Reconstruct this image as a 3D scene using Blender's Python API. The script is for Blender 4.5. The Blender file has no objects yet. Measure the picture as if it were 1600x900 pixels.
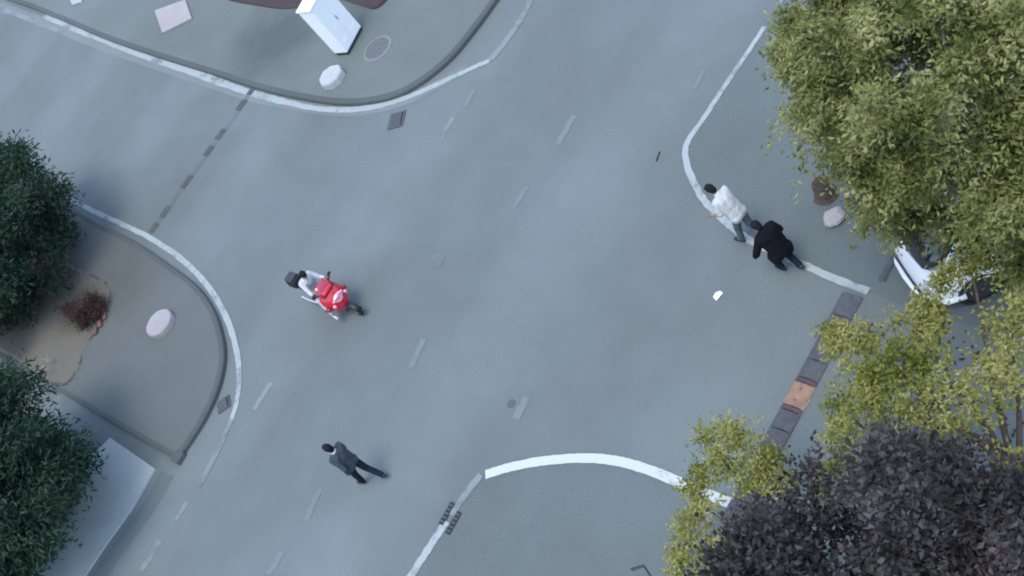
import bpy, bmesh, math, random
from mathutils import Vector, Matrix, noise
from mathutils.geometry import tessellate_polygon
R = math.radians
rnd = random.Random(7)
S = bpy.context.scene
COL = S.collection

# ------------------------------------------------------------------ camera
DEP, FPX, H = R(45.0), 1800.0, 16.75
UX, UY = -0.692, -0.722                       # picture direction of "up" (the drone is rolled)
F = Vector((0, math.cos(DEP), -math.sin(DEP)))
R0 = Vector((1, 0, 0)); U0 = Vector((0, math.sin(DEP), math.cos(DEP)))
XI = R0 * (-UY) + U0 * UX                     # world direction of picture right
YI = R0 * (-UX) + U0 * (-UY)                  # world direction of picture up
CAM = Vector((0, 0, H))
cd = bpy.data.cameras.new('camera'); cam = bpy.data.objects.new('camera', cd); COL.objects.link(cam)
cam.matrix_world = Matrix(((XI.x, YI.x, -F.x, 0), (XI.y, YI.y, -F.y, 0), (XI.z, YI.z, -F.z, H), (0, 0, 0, 1)))
cd.sensor_width = 36; cd.lens = 36 * FPX / 1600; cd.clip_start = 0.1; cd.clip_end = 2000
S.camera = cam
S.cycles.pixel_filter_type = 'BLACKMAN_HARRIS'; S.cycles.filter_width = 2.0

def at(px, py, z=0.0):
    """ground (or height z) point seen at a pixel of the 1600x900 photograph"""
    d = F * FPX + XI * (px - 800) - YI * (py - 450)
    return CAM + d * ((z - H) / d.z)

def proj(p):
    v = p - CAM; zc = v.dot(F)
    return 800 + FPX * v.dot(XI) / zc, 450 - FPX * v.dot(YI) / zc

# ------------------------------------------------------------------ light
SUN_AZ, SUN_EL = math.atan2(-0.55, -0.60), R(73)
w = bpy.data.worlds.new('World'); S.world = w; w.use_nodes = True
nt = w.node_tree
sky = nt.nodes.new('ShaderNodeTexSky'); sky.sky_type = 'NISHITA'; sky.sun_disc = False
sky.sun_elevation = SUN_EL; sky.sun_rotation = SUN_AZ; sky.dust_density = 1.5; sky.air_density = 1.0
bg = nt.nodes['Background']; bg.inputs['Strength'].default_value = 0.15
nt.links.new(sky.outputs[0], bg.inputs['Color'])
sl = bpy.data.lights.new('sun', 'SUN'); sl.energy = 0.55; sl.angle = R(25); sl.color = (1.0, 0.98, 0.93)
so = bpy.data.objects.new('sun', sl); COL.objects.link(so)
sd = Vector((math.sin(SUN_AZ) * math.cos(SUN_EL), math.cos(SUN_AZ) * math.cos(SUN_EL), math.sin(SUN_EL)))
so.rotation_euler = (-sd).to_track_quat('-Z', 'Y').to_euler(); so.location = (0, 0, 40)
S.view_settings.view_transform = 'Standard'; S.view_settings.look = 'None'
S.view_settings.gamma = 1; S.view_settings.exposure = 1.55

# ------------------------------------------------------------------ materials
def newmat(name):
    m = bpy.data.materials.new(name); m.use_nodes = True
    n = m.node_tree; return m, n, n.nodes['Principled BSDF']

def N(n, t, **kw):
    a = n.nodes.new(t)
    for k, v in kw.items(): setattr(a, k, v)
    return a

def noisenode(n, scale, detail=4, rough=0.6, coord='Object', dist=0.0):
    tc = N(n, 'ShaderNodeTexCoord'); t = N(n, 'ShaderNodeTexNoise')
    t.inputs['Scale'].default_value = scale; t.inputs['Detail'].default_value = detail
    t.inputs['Roughness'].default_value = rough; t.inputs['Distortion'].default_value = dist
    n.links.new(tc.outputs[coord], t.inputs['Vector']); return t

def ramp(n, src, stops):
    r = N(n, 'ShaderNodeValToRGB'); e = r.color_ramp.elements
    while len(e) < len(stops): e.new(0.5)
    for i, (p, c) in enumerate(stops):
        e[i].position = p; e[i].color = (*c, 1) if len(c) == 3 else c
    n.links.new(src, r.inputs['Fac']); return r

def mix(n, fac, a, b, mode='MIX'):
    x = N(n, 'ShaderNodeMix', data_type='RGBA', blend_type=mode)
    if isinstance(fac, float): x.inputs[0].default_value = fac
    else: n.links.new(fac, x.inputs[0])
    for i, s in ((6, a), (7, b)):
        if isinstance(s, tuple): x.inputs[i].default_value = (*s, 1)
        else: n.links.new(s, x.inputs[i])
    return x.outputs[2]

def simple(name, col, rough=0.6, var=0.15, scale=12, metal=0.0, coat=0.0, spec=0.5):
    m, n, b = newmat(name)
    t = noisenode(n, scale)
    lo = tuple(c * (1 - var) for c in col); hi = tuple(min(1, c * (1 + var)) for c in col)
    r = ramp(n, t.outputs['Fac'], [(0.3, lo), (0.7, hi)])
    n.links.new(r.outputs[0], b.inputs['Base Color'])
    b.inputs['Roughness'].default_value = rough; b.inputs['Metallic'].default_value = metal
    b.inputs['Coat Weight'].default_value = coat; b.inputs['Specular IOR Level'].default_value = spec
    return m

ROADDIR = (at(645, 895) - at(1195, 45)).normalized()      # direction of the main road on the ground

def paving(name, col, var=0.16, grit=0.25, tracks=False, stain=None, rough=0.85):
    m, n, b = newmat(name)
    big = noisenode(n, 0.16, 3, 0.55); mid = noisenode(n, 0.9, 5, 0.62, dist=0.4); fine = noisenode(n, 90, 2, 0.7)
    fine2 = noisenode(n, 22, 4, 0.75)
    c = tuple(col)
    r1 = ramp(n, big.outputs['Fac'], [(0.32, tuple(x * (1 - var) * k for x, k in zip(c, (1.03, 1.0, 0.97)))),
                                      (0.68, tuple(x * (1 + var) * k for x, k in zip(c, (0.98, 1.0, 1.02))))])
    r2 = ramp(n, mid.outputs['Fac'], [(0.30, (0.93, 0.935, 0.93)), (0.72, (1.05, 1.05, 1.05))])
    o = mix(n, 1.0, r1.outputs[0], r2.outputs[0], 'MULTIPLY')
    r3 = ramp(n, fine.outputs['Fac'], [(0.25, (1 - grit,) * 3), (0.75, (1 + grit,) * 3)])
    o = mix(n, 1.0, o, r3.outputs[0], 'MULTIPLY')
    r4 = ramp(n, fine2.outputs['Fac'], [(0.36, (0.86, 0.86, 0.87)), (0.6, (1.03, 1.03, 1.03))])
    o = mix(n, 1.0, o, r4.outputs[0], 'MULTIPLY')
    if tracks:                                 # tyre-polished bands running along the main road
        tc = N(n, 'ShaderNodeTexCoord'); vm = N(n, 'ShaderNodeVectorMath', operation='DOT_PRODUCT')
        vm.inputs[1].default_value = (-ROADDIR.y, ROADDIR.x, 0)
        n.links.new(tc.outputs['Object'], vm.inputs[0])
        wob = noisenode(n, 0.25, 2); ad = N(n, 'ShaderNodeMath', operation='MULTIPLY_ADD')
        n.links.new(wob.outputs['Fac'], ad.inputs[0]); ad.inputs[1].default_value = 1.3
        n.links.new(vm.outputs['Value'], ad.inputs[2])
        sn = N(n, 'ShaderNodeMath', operation='MULTIPLY'); n.links.new(ad.outputs[0], sn.inputs[0]); sn.inputs[1].default_value = 1.15
        si = N(n, 'ShaderNodeMath', operation='SINE'); n.links.new(sn.outputs[0], si.inputs[0])
        rt = ramp(n, si.outputs[0], [(0.0, (0.925, 0.925, 0.925)), (0.85, (1.04, 1.04, 1.04))])
        o = mix(n, 1.0, o, rt.outputs[0], 'MULTIPLY')
        # thin cracks
        vo = N(n, 'ShaderNodeTexVoronoi', feature='DISTANCE_TO_EDGE'); vo.inputs['Scale'].default_value = 0.17
        nz = noisenode(n, 1.6, 4); vadd = N(n, 'ShaderNodeVectorMath', operation='ADD')
        n.links.new(tc.outputs['Object'], vadd.inputs[0]); n.links.new(nz.outputs['Color'], vadd.inputs[1])
        n.links.new(vadd.outputs[0], vo.inputs['Vector'])
        rc = ramp(n, vo.outputs['Distance'], [(0.0, (0.90, 0.90, 0.90)), (0.003, (1, 1, 1))])
        gate = noisenode(n, 0.11, 2); rg = ramp(n, gate.outputs['Fac'], [(0.48, (0, 0, 0)), (0.56, (1, 1, 1))])
        o2 = mix(n, 1.0, o, rc.outputs[0], 'MULTIPLY'); o = mix(n, rg.outputs[0], o, o2)
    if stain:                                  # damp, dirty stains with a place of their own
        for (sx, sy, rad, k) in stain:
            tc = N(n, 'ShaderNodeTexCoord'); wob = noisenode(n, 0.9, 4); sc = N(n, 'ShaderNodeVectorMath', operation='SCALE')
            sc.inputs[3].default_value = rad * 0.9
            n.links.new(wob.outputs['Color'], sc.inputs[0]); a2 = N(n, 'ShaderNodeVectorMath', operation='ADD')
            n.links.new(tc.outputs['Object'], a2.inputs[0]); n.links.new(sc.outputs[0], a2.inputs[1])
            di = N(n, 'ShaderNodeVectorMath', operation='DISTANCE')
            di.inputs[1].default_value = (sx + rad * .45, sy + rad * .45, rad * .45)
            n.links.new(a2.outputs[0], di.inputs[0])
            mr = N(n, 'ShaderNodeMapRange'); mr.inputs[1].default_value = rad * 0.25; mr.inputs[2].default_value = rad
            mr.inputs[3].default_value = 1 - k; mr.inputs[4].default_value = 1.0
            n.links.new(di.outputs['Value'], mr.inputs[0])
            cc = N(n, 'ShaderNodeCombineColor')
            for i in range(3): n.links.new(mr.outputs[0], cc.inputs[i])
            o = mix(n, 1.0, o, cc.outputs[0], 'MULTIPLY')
    n.links.new(o, b.inputs['Base Color'])
    b.inputs['Roughness'].default_value = rough
    bp = N(n, 'ShaderNodeBump'); bp.inputs['Strength'].default_value = 0.35; bp.inputs['Distance'].default_value = 0.006
    n.links.new(fine.outputs['Fac'], bp.inputs['Height']); n.links.new(bp.outputs[0], b.inputs['Normal'])
    return m

def paint(name, col, wear=0.45, under=(0.125, 0.148, 0.142)):
    m, n, b = newmat(name)
    a = noisenode(n, 5.0, 6, 0.75); g = noisenode(n, 0.8, 3); s = N(n, 'ShaderNodeMath', operation='ADD')
    n.links.new(a.outputs['Fac'], s.inputs[0]); n.links.new(g.outputs['Fac'], s.inputs[1])
    r = ramp(n, s.outputs[0], [(wear * 2 - 0.12, (0, 0, 0)), (wear * 2 + 0.12, (1, 1, 1))])
    f = N(n, 'ShaderNodeMath', operation='MULTIPLY'); n.links.new(r.outputs[0], f.inputs[0]); f.inputs[1].default_value = 1.0
    o = mix(n, f.outputs[0], under, col)
    n.links.new(o, b.inputs['Base Color']); b.inputs['Roughness'].default_value = 0.7
    return m

def leafmat(name, cols, scale=1.3, trans=0.35, rough=0.55, own=.55):
    """cols: three tones; each leaf gets a tone of its own, neighbouring leaves share a drift"""
    m, n, b = newmat(name)
    gi = N(n, 'ShaderNodeNewGeometry'); nz = noisenode(n, scale, 3)
    ad = N(n, 'ShaderNodeMath', operation='MULTIPLY_ADD'); ad.inputs[1].default_value = own
    n.links.new(gi.outputs['Random Per Island'], ad.inputs[0])
    sc = N(n, 'ShaderNodeMath', operation='MULTIPLY_ADD'); sc.inputs[1].default_value = 1.5 + (.55 - own) * 2.2; sc.inputs[2].default_value = -0.52 - (.55 - own) * .65
    n.links.new(nz.outputs['Fac'], sc.inputs[0]); n.links.new(sc.outputs[0], ad.inputs[2])
    r = ramp(n, ad.outputs[0], [(0.05, cols[0]), (0.45, cols[1]), (0.9, cols[2])])
    n.links.new(r.outputs[0], b.inputs['Base Color']); b.inputs['Roughness'].default_value = rough
    b.inputs['Specular IOR Level'].default_value = 0.12
    tr = N(n, 'ShaderNodeBsdfTranslucent'); n.links.new(r.outputs[0], tr.inputs['Color'])
    ms = N(n, 'ShaderNodeMixShader'); ms.inputs[0].default_value = trans
    out = n.nodes['Material Output']
    n.links.new(b.outputs[0], ms.inputs[1]); n.links.new(tr.outputs[0], ms.inputs[2]); n.links.new(ms.outputs[0], out.inputs[0])
    return m

def glass(name, col=(0.02, 0.025, 0.03)):
    m, n, b = newmat(name)
    b.inputs['Base Color'].default_value = (*col, 1); b.inputs['Roughness'].default_value = 0.06
    b.inputs['Coat Weight'].default_value = 0.5
    return m

def P(px, py): v = at(px, py); return (v.x, v.y)
M = {}
M['road'] = paving('asphalt', (0.128, 0.153, 0.149), var=0.10, tracks=True)
M['road_dark'] = paving('darker asphalt', (0.103, 0.126, 0.121), var=0.12)
M['road_stain'] = paving('dirt strip on asphalt', (0.104, 0.126, 0.121), var=0.14)
M['ground'] = paving('open ground', (0.15, 0.15, 0.135))
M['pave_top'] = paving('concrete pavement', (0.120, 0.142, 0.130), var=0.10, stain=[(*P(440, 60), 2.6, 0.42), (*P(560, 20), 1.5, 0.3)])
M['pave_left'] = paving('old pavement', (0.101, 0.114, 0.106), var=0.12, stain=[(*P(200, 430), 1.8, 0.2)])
M['gutter'] = paving('gutter concrete', (0.158, 0.182, 0.172), var=0.1)
M['kerb'] = paving('kerb stone', (0.070, 0.082, 0.078), var=0.1)
M['slab'] = paving('pale concrete', (0.31, 0.345, 0.32), var=0.12)
M['block'] = paving('cast concrete', (0.40, 0.41, 0.41), var=0.12)
M['pale_block'] = paving('pale stone', (0.33, 0.31, 0.31), var=0.12)
M['soil'] = paving('dry soil', (0.120, 0.112, 0.088), var=0.25, grit=0.4, stain=[(*P(135, 485), 0.9, 0.5)])
M['dark_soil'] = paving('dark soil', (0.046, 0.030, 0.027), var=0.25, grit=0.4)
M['line'] = paint('white road paint', (0.29, 0.325, 0.32), 0.435)
M['line_bright'] = paint('fresh white road paint', (0.43, 0.47, 0.46), 0.34)
M['line_worn'] = paint('worn white road paint', (0.170, 0.198, 0.195), 0.50)
M['line_faint'] = paint('faded white road paint', (0.137, 0.163, 0.159), 0.50)
M['iron'] = simple('cast iron', (0.07, 0.075, 0.078), 0.55, 0.25, 30)
M['iron_worn'] = simple('worn cast iron', (0.105, 0.11, 0.112), 0.6, 0.2, 20)
M['rubber'] = simple('grey rubber', (0.062, 0.066, 0.074), 0.75, 0.25, 8)
M['rubber_worn'] = simple('worn rubber remains', (0.062, 0.066, 0.068), 0.85, 0.3, 6)
M['orange'] = simple('faded orange rubber', (0.24, 0.145, 0.095), 0.75, 0.25, 9)
M['maroon'] = simple('maroon rubber', (0.075, 0.045, 0.05), 0.75, 0.2, 9)
M['pinkpaint'] = paint('faded pink paint', (0.30, 0.20, 0.23), 0.47)
M['cab'] = simple('white cabinet paint', (0.80, 0.81, 0.80), 0.4, 0.03, 3)
M['cab_lid'] = simple('white lid paint', (0.80, 0.80, 0.78), 0.4, 0.03, 3)
M['dark'] = simple('dark metal', (0.03, 0.032, 0.035), 0.45)
M['black'] = simple('black plastic', (0.012, 0.012, 0.014), 0.5)
M['tyre'] = simple('tyre rubber', (0.016, 0.016, 0.017), 0.85)
M['steel'] = simple('brushed steel', (0.5, 0.5, 0.5), 0.35, 0.1, 12, metal=0.9)
M['red'] = simple('red scooter paint', (0.50, 0.012, 0.03), 0.3, 0.08, 4, coat=0.5)
M['red_dark'] = simple('dark red paint', (0.20, 0.008, 0.02), 0.35, 0.08, 4, coat=0.4)
M['screen'] = simple('tinted red screen', (0.33, 0.03, 0.05), 0.12, 0.05, 4, coat=0.6)
M['pink'] = simple('pale red lens', (0.75, 0.32, 0.36), 0.2, 0.08, 4, coat=0.5)
M['white_plastic'] = simple('white plastic', (0.72, 0.72, 0.72), 0.4, 0.05)
M['carwhite'] = simple('white car paint', (0.70, 0.71, 0.69), 0.3, 0.03, 2, coat=0.6)
M['glass'] = glass('dark glass'); M['lamp'] = simple('headlamp lens', (0.33, 0.36, 0.38), 0.12, 0.2, 9, coat=0.8)
M['skin'] = simple('skin', (0.26, 0.15, 0.10), 0.6, 0.08)
M['skin_pale'] = simple('lighter skin', (0.42, 0.28, 0.21), 0.6, 0.08)
M['hair'] = simple('black hair', (0.010, 0.010, 0.012), 0.6, 0.3, 60, spec=0.12)
M['shirt'] = simple('white cotton', (0.47, 0.49, 0.49), 0.9, 0.10, 7, spec=0.12)
M['coat'] = simple('black coat cloth', (0.005, 0.006, 0.009), 0.9, 0.3, 9, spec=0.12)
M['navy'] = simple('dark navy cloth', (0.013, 0.017, 0.024), 0.9, 0.25, 9, spec=0.12)
M['greytop'] = simple('slate grey cloth', (0.050, 0.060, 0.072), 0.9, 0.35, 14, spec=0.12)
M['greytrouser'] = simple('grey blue trouser cloth', (0.095, 0.11, 0.125), 0.9, 0.2, 10, spec=0.12)
M['paletrouser'] = simple('pale trouser cloth', (0.42, 0.43, 0.44), 0.9, 0.15, 10, spec=0.12)
M['bark'] = simple('bark', (0.075, 0.058, 0.045), 0.9, 0.35, 18)
M['bark_dark'] = simple('dark bark', (0.03, 0.026, 0.024), 0.9, 0.35, 18)
M['brick'] = simple('red brick', (0.16, 0.075, 0.065), 0.85, 0.25, 20)
M['paper'] = simple('white paper', (0.75, 0.76, 0.76), 0.8, 0.05)
M['olive'] = leafmat('olive leaves', [(0.028, 0.050, 0.012), (0.165, 0.182, 0.052), (0.42, 0.40, 0.18)], scale=1.9, own=.26)
M['yellow'] = leafmat('yellow green leaves', [(0.07, 0.10, 0.016), (0.23, 0.24, 0.05), (0.42, 0.39, 0.16)])
M['purple'] = leafmat('purple leaves', [(0.011, 0.010, 0.009), (0.036, 0.032, 0.031), (0.092, 0.079, 0.077)], trans=0.15)
M['evergreen'] = leafmat('dark evergreen leaves', [(0.008, 0.024, 0.013), (0.021, 0.046, 0.026), (0.056, 0.085, 0.052)], trans=0.15)
M['paleleaf'] = leafmat('pale shrub leaves', [(0.10, 0.12, 0.08), (0.19, 0.21, 0.15), (0.42, 0.43, 0.38)])
M['deadleaf'] = leafmat('dead brown leaves', [(0.032, 0.019, 0.016), (0.056, 0.035, 0.030), (0.085, 0.055, 0.047)], trans=0.15)

# ------------------------------------------------------------------ mesh helpers
def link(name, me, mat, parent=None):
    o = bpy.data.objects.new(name, me); COL.objects.link(o)
    if mat and not me.materials: me.materials.append(mat)
    if parent: o.parent = parent
    return o

def tag(o, label=None, cat=None, group=None, kind=None):
    for k, v in (('label', label), ('category', cat), ('group', group), ('kind', kind)):
        if v: o[k] = v
    return o

def empty(name, loc, rz=0.0):
    o = bpy.data.objects.new(name, None); COL.objects.link(o); o.location = loc; o.rotation_euler = (0, 0, rz)
    o.empty_display_size = 0.2; return o

class MB:
    def __init__(s): s.v = []; s.f = []
    def add(s, vs, fs):
        k = len(s.v); s.v += [tuple(v) for v in vs]; s.f += [tuple(i + k for i in f) for f in fs]
    def box(s, c, d, rz=0.0, taper=1.0):
        c = Vector(c); m = Matrix.Rotation(rz, 3, 'Z'); vs = []
        for z in (-1, 1):
            t = taper if z > 0 else 1
            for x, y in ((-1, -1), (1, -1), (1, 1), (-1, 1)):
                vs.append(c + m @ Vector((x * d[0] / 2 * t, y * d[1] / 2 * t, z * d[2] / 2)))
        s.add(vs, [(3, 2, 1, 0), (4, 5, 6, 7), (0, 1, 5, 4), (1, 2, 6, 5), (2, 3, 7, 6), (3, 0, 4, 7)])
    def tube(s, pts, rads, n=8, cap=True):
        pts = [Vector(p) for p in pts]
        if isinstance(rads, (int, float)): rads = [rads] * len(pts)
        rings = []; ref = Vector((0.31, 0.17, 0.93))
        for i, p in enumerate(pts):
            d = (pts[min(i + 1, len(pts) - 1)] - pts[max(i - 1, 0)]).normalized()
            if abs(d.dot(ref)) > 0.97: ref = Vector((0.9, 0.3, 0.1))
            a = d.cross(ref).normalized(); b = d.cross(a)
            rings.append([p + (a * math.cos(t) + b * math.sin(t)) * rads[i] for t in [2 * math.pi * k / n for k in range(n)]])
        vs = [v for r in rings for v in r]; fs = []
        for i in range(len(pts) - 1):
            for k in range(n):
                fs.append((i * n + k, i * n + (k + 1) % n, (i + 1) * n + (k + 1) % n, (i + 1) * n + k))
        if cap: fs.append(tuple(range(n))[::-1]); fs.append(tuple((len(pts) - 1) * n + k for k in range(n)))
        s.add(vs, fs)
    def ell(s, c, r, n=14, m=9, rot=None):
        c = Vector(c); vs = []
        for i in range(m + 1):
            t = math.pi * i / m
            for k in range(n):
                p = 2 * math.pi * k / n
                v = Vector((r[0] * math.sin(t) * math.cos(p), r[1] * math.sin(t) * math.sin(p), r[2] * math.cos(t)))
                if rot: v = rot @ v
                vs.append(c + v)
        fs = []
        for i in range(m):
            for k in range(n): fs.append((i * n + k, (i + 1) * n + k, (i + 1) * n + (k + 1) % n, i * n + (k + 1) % n))
        s.add(vs, fs)
    def cap(s, a, b, ra, rb, n=12):
        """closed tapered capsule"""
        a = Vector(a); b = Vector(b); d = b - a; L = max(d.length, 1e-5); d = d / L
        pts, rs = [], []
        for k in (0.12, 0.35, 0.65, 0.88): pts.append(a - d * ra * math.cos(k * math.pi / 2)); rs.append(ra * math.sin(k * math.pi / 2))
        pts.append(a); rs.append(ra); pts.append(b); rs.append(rb)
        for k in (0.88, 0.65, 0.35, 0.12): pts.append(b + d * rb * math.cos(k * math.pi / 2)); rs.append(rb * math.sin(k * math.pi / 2))
        s.tube(pts, rs, n)
    def lathe(s, prof, n=28, axis='Z', c=(0, 0, 0)):
        vs = []; c = Vector(c)
        for r, z in prof:
            for k in range(n):
                t = 2 * math.pi * k / n; x, y = r * math.cos(t), r * math.sin(t)
                vs.append(c + (Vector((x, y, z)) if axis == 'Z' else Vector((x, z, y))))
        fs = []
        for i in range(len(prof) - 1):
            for k in range(n): fs.append((i * n + k, i * n + (k + 1) % n, (i + 1) * n + (k + 1) % n, (i + 1) * n + k))
        fs.append(tuple(range(n))[::-1]); fs.append(tuple((len(prof) - 1) * n + k for k in range(n)))
        s.add(vs, fs)
    def prism(s, poly, z0, z1):
        n = len(poly); vs = [(p[0], p[1], z0) for p in poly] + [(p[0], p[1], z1) for p in poly]
        fs = [(i, (i + 1) % n, n + (i + 1) % n, n + i) for i in range(n)]
        for t in tessellate_polygon([[Vector((p[0], p[1], 0)) for p in poly]]):
            fs.append(tuple(n + i for i in t)); fs.append(tuple(t)[::-1])
        s.add(vs, fs)
    def loft(s, rings, caps=True):
        n = len(rings[0]); vs = [v for r in rings for v in r]; fs = []
        for i in range(len(rings) - 1):
            for k in range(n): fs.append((i * n + k, i * n + (k + 1) % n, (i + 1) * n + (k + 1) % n, (i + 1) * n + k))
        if caps: fs.append(tuple(range(n))[::-1]); fs.append(tuple((len(rings) - 1) * n + k for k in range(n)))
        s.add(vs, fs)
    def build(s, name, mat, parent=None, smooth=False, bevel=0.0, subd=0, remesh=0.0, smooth_it=4, auto=None):
        me = bpy.data.meshes.new(name); me.from_pydata(s.v, [], s.f); me.validate(); me.update()
        bm = bmesh.new(); bm.from_mesh(me); bmesh.ops.recalc_face_normals(bm, faces=bm.faces); bm.to_mesh(me); bm.free()
        o = link(name, me, mat, parent)
        if remesh or bevel or subd:
            if remesh:
                r = o.modifiers.new('r', 'REMESH'); r.mode = 'VOXEL'; r.voxel_size = remesh
                q = o.modifiers.new('s', 'SMOOTH'); q.iterations = smooth_it; q.factor = 0.5
            if bevel:
                q = o.modifiers.new('b', 'BEVEL'); q.width = bevel; q.segments = 2; q.limit_method = 'ANGLE'; q.angle_limit = R(35)
            if subd:
                q = o.modifiers.new('d', 'SUBSURF'); q.levels = subd; q.render_levels = subd
            dg = bpy.context.evaluated_depsgraph_get(); dg.update()
            me2 = bpy.data.meshes.new_from_object(o.evaluated_get(dg)); me2.name = name
            o.modifiers.clear(); o.data = me2
            if not me2.materials: me2.materials.append(mat)
            bpy.data.meshes.remove(me); me = me2
        if smooth or remesh or subd:
            for p in me.polygons: p.use_smooth = True
        return o

def spline(pts, n=8, closed=False):
    pts = [Vector((p[0], p[1], p[2] if len(p) > 2 else 0)) for p in pts]; out = []; L = len(pts)
    for i in range(L if closed else L - 1):
        if closed: a, b, c, d = pts[(i - 1) % L], pts[i], pts[(i + 1) % L], pts[(i + 2) % L]
        else: a, b, c, d = pts[max(i - 1, 0)], pts[i], pts[i + 1], pts[min(i + 2, L - 1)]
        for k in range(n):
            t = k / n
            out.append(0.5 * ((2 * b) + (c - a) * t + (2 * a - 5 * b + 4 * c - d) * t * t + (3 * b - a - 3 * c + d) * t ** 3))
    if not closed: out.append(pts[-1])
    return out

def gpts(px, z=0.0): return [at(x, y, z) for x, y in px]

def ribbon(name, pts, wd, z, mat, parent, jitter=0.12, seed=1):
    r = random.Random(seed); vs = []; fs = []; L = len(pts)
    for i, p in enumerate(pts):
        d = (pts[min(i + 1, L - 1)] - pts[max(i - 1, 0)]); d.z = 0; d.normalize(); nn = Vector((-d.y, d.x, 0))
        wv = wd[min(i * len(wd) // L, len(wd) - 1)] if isinstance(wd, list) else wd
        a = wv / 2 * (1 + r.uniform(-jitter, jitter)); b = wv / 2 * (1 + r.uniform(-jitter, jitter))
        q = Vector((p.x, p.y, z)); vs += [q + nn * a, q - nn * b]
        if i: fs.append((2 * i - 2, 2 * i - 1, 2 * i + 1, 2 * i))
    m = MB(); m.add(vs, fs); return m.build(name, mat, parent)

def flat(name, poly, z, mat, parent=None):
    m = MB(); vs = [(p[0], p[1], z) for p in poly]
    m.add(vs, [tuple(t) for t in tessellate_polygon([[Vector((p[0], p[1], 0)) for p in poly]])])
    o = m.build(name, mat, parent)
    bm = bmesh.new(); bm.from_mesh(o.data)
    for f in bm.faces:
        if f.normal.z < 0: f.normal_flip()
    bm.to_mesh(o.data); bm.free(); return o

# ------------------------------------------------------------------ ground, road, pavements
def sheet(name, x0, x1, y0, y1, z, mat):
    m = MB(); m.add([(x0, y0, z), (x1, y0, z), (x1, y1, z), (x0, y1, z)], [(0, 1, 2, 3)])
    return tag(m.build(name, mat), kind='structure')
sheet('ground', -600, 600, -500, 700, -0.01, M['ground'])
road = sheet('road', -70, 70, -40, 90, 0.0, M['road'])

# corner pavement at the top of the picture
KZ = 0.13
kpx = [(-230, -70), (-100, -34), (22, 2), (90, 28), (160, 58), (240, 86), (330, 114), (405, 138), (470, 153), (525, 161), (575, 159), (622, 147), (665, 122), (705, 88), (740, 46), (775, -2), (815, -62), (870, -150), (960, -300)]
kl = spline(gpts(kpx, KZ), 6)
far = gpts([(960, -420), (300, -560)], KZ) + [Vector((-60, 70, 0))]
KW = 0.16
def inset(line, wd):
    out = []
    for i, p in enumerate(line):
        d = line[min(i + 1, len(line) - 1)] - line[max(i - 1, 0)]; d.z = 0; d.normalize()
        out.append(p + Vector((-d.y, d.x, 0)) * wd)
    return out
def kerb(line, wd, z, mat, parent, rise=0.005):
    """rounded kerb stone strip, outer face on the line, body on its left"""
    inn = inset(line, wd); rings = []
    for a, b in zip(line, inn):
        t = (b - a).normalized()
        A = Vector((a.x, a.y, 0)); B = Vector((b.x, b.y, 0)); tz = Vector((0, 0, 1))
        rings.append([A - tz * .02, A + tz * (z - .03), A + t * .012 + tz * (z - .008), A + t * .035 + tz * (z + rise), B - t * 0.0 + tz * (z + rise), B - tz * .02])
    m = MB(); m.loft(rings); return m.build('kerb', mat, parent)
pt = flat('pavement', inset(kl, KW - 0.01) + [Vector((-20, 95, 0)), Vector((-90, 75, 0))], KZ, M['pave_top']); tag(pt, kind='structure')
kerb(kl, KW, KZ, M['kerb'], pt)
gut = spline(gpts([(-230, -55), (-100, -18), (22, 17), (90, 44), (160, 72), (240, 100), (330, 130), (400, 152), (470, 166), (525, 173), (575, 171), (630, 158), (680, 134), (730, 105)], 0), 6)
ribbon('gutter', gut, 0.34, 0.004, M['gutter'], road, 0.05)

# pavement on the left, with its square corner
lk = spline(gpts([(60, 260), (110, 318), (150, 346), (205, 374), (262, 412), (305, 445), (332, 482), (346, 524), (349, 562), (338, 610), (313, 662), (277, 716)], KZ), 6) 
lk2 = gpts([(275, 718), (228, 692), (178, 662), (70, 600), (-120, 490)], KZ)
rest = gpts([(-500, 300), (-500, 60), (-120, 150)], KZ)
lkr = list(reversed(lk)); line_l = list(reversed(lk2)) + lkr
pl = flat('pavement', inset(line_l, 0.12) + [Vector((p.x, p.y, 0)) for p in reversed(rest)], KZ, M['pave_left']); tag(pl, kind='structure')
kerb(line_l, 0.13, KZ, M['kerb'], pl, rise=0.006)
q = at(276, 713, KZ); m = MB(); m.box((q.x, q.y, KZ / 2), (.28, .28, KZ + .016), math.atan2(*(lambda v: (v.y, v.x))(lk2[1] - lk2[0]))); m.build('kerb', M['kerb'], pl, bevel=.015)

# flush areas behind the painted lines on the right
isl = spline(gpts([(610, 952), (645, 898), (700, 818), (754, 746), (820, 728), (900, 720), (960, 724), (1010, 736), (1060, 752), (1150, 790), (1290, 850)]), 6)
tag(flat('pavement', isl + gpts([(1500, 1100), (900, 1250)]), 0.004, M['road_dark']), kind='structure')
isr = spline(gpts([(1330, -160), (1195, 42), (1130, 140), (1076, 222), (1074, 250), (1090, 296), (1132, 345), (1172, 374), (1225, 400), (1290, 430), (1355, 455), (1470, 500)]), 6)
tag(flat('pavement', isr + gpts([(1800, 560), (2000, 200), (1700, -250)]), 0.004, M['road_dark']), kind='structure')

# pale slab in the lower left corner
m = MB(); m.prism([(p.x, p.y) for p in gpts([(172, 684), (242, 732), (205, 795), (165, 850), (118, 920), (70, 990), (-60, 960), (-20, 850), (60, 790)], 0.05)], -0.01, 0.05)
tag(m.build('path', M['slab']), kind='structure')
m = MB(); q = spline(gpts([(262, 740), (232, 792), (180, 865), (120, 950)]), 5); ribbon('gutter', q, 0.5, 0.004, M['road_dark'], road, 0.05)

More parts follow.
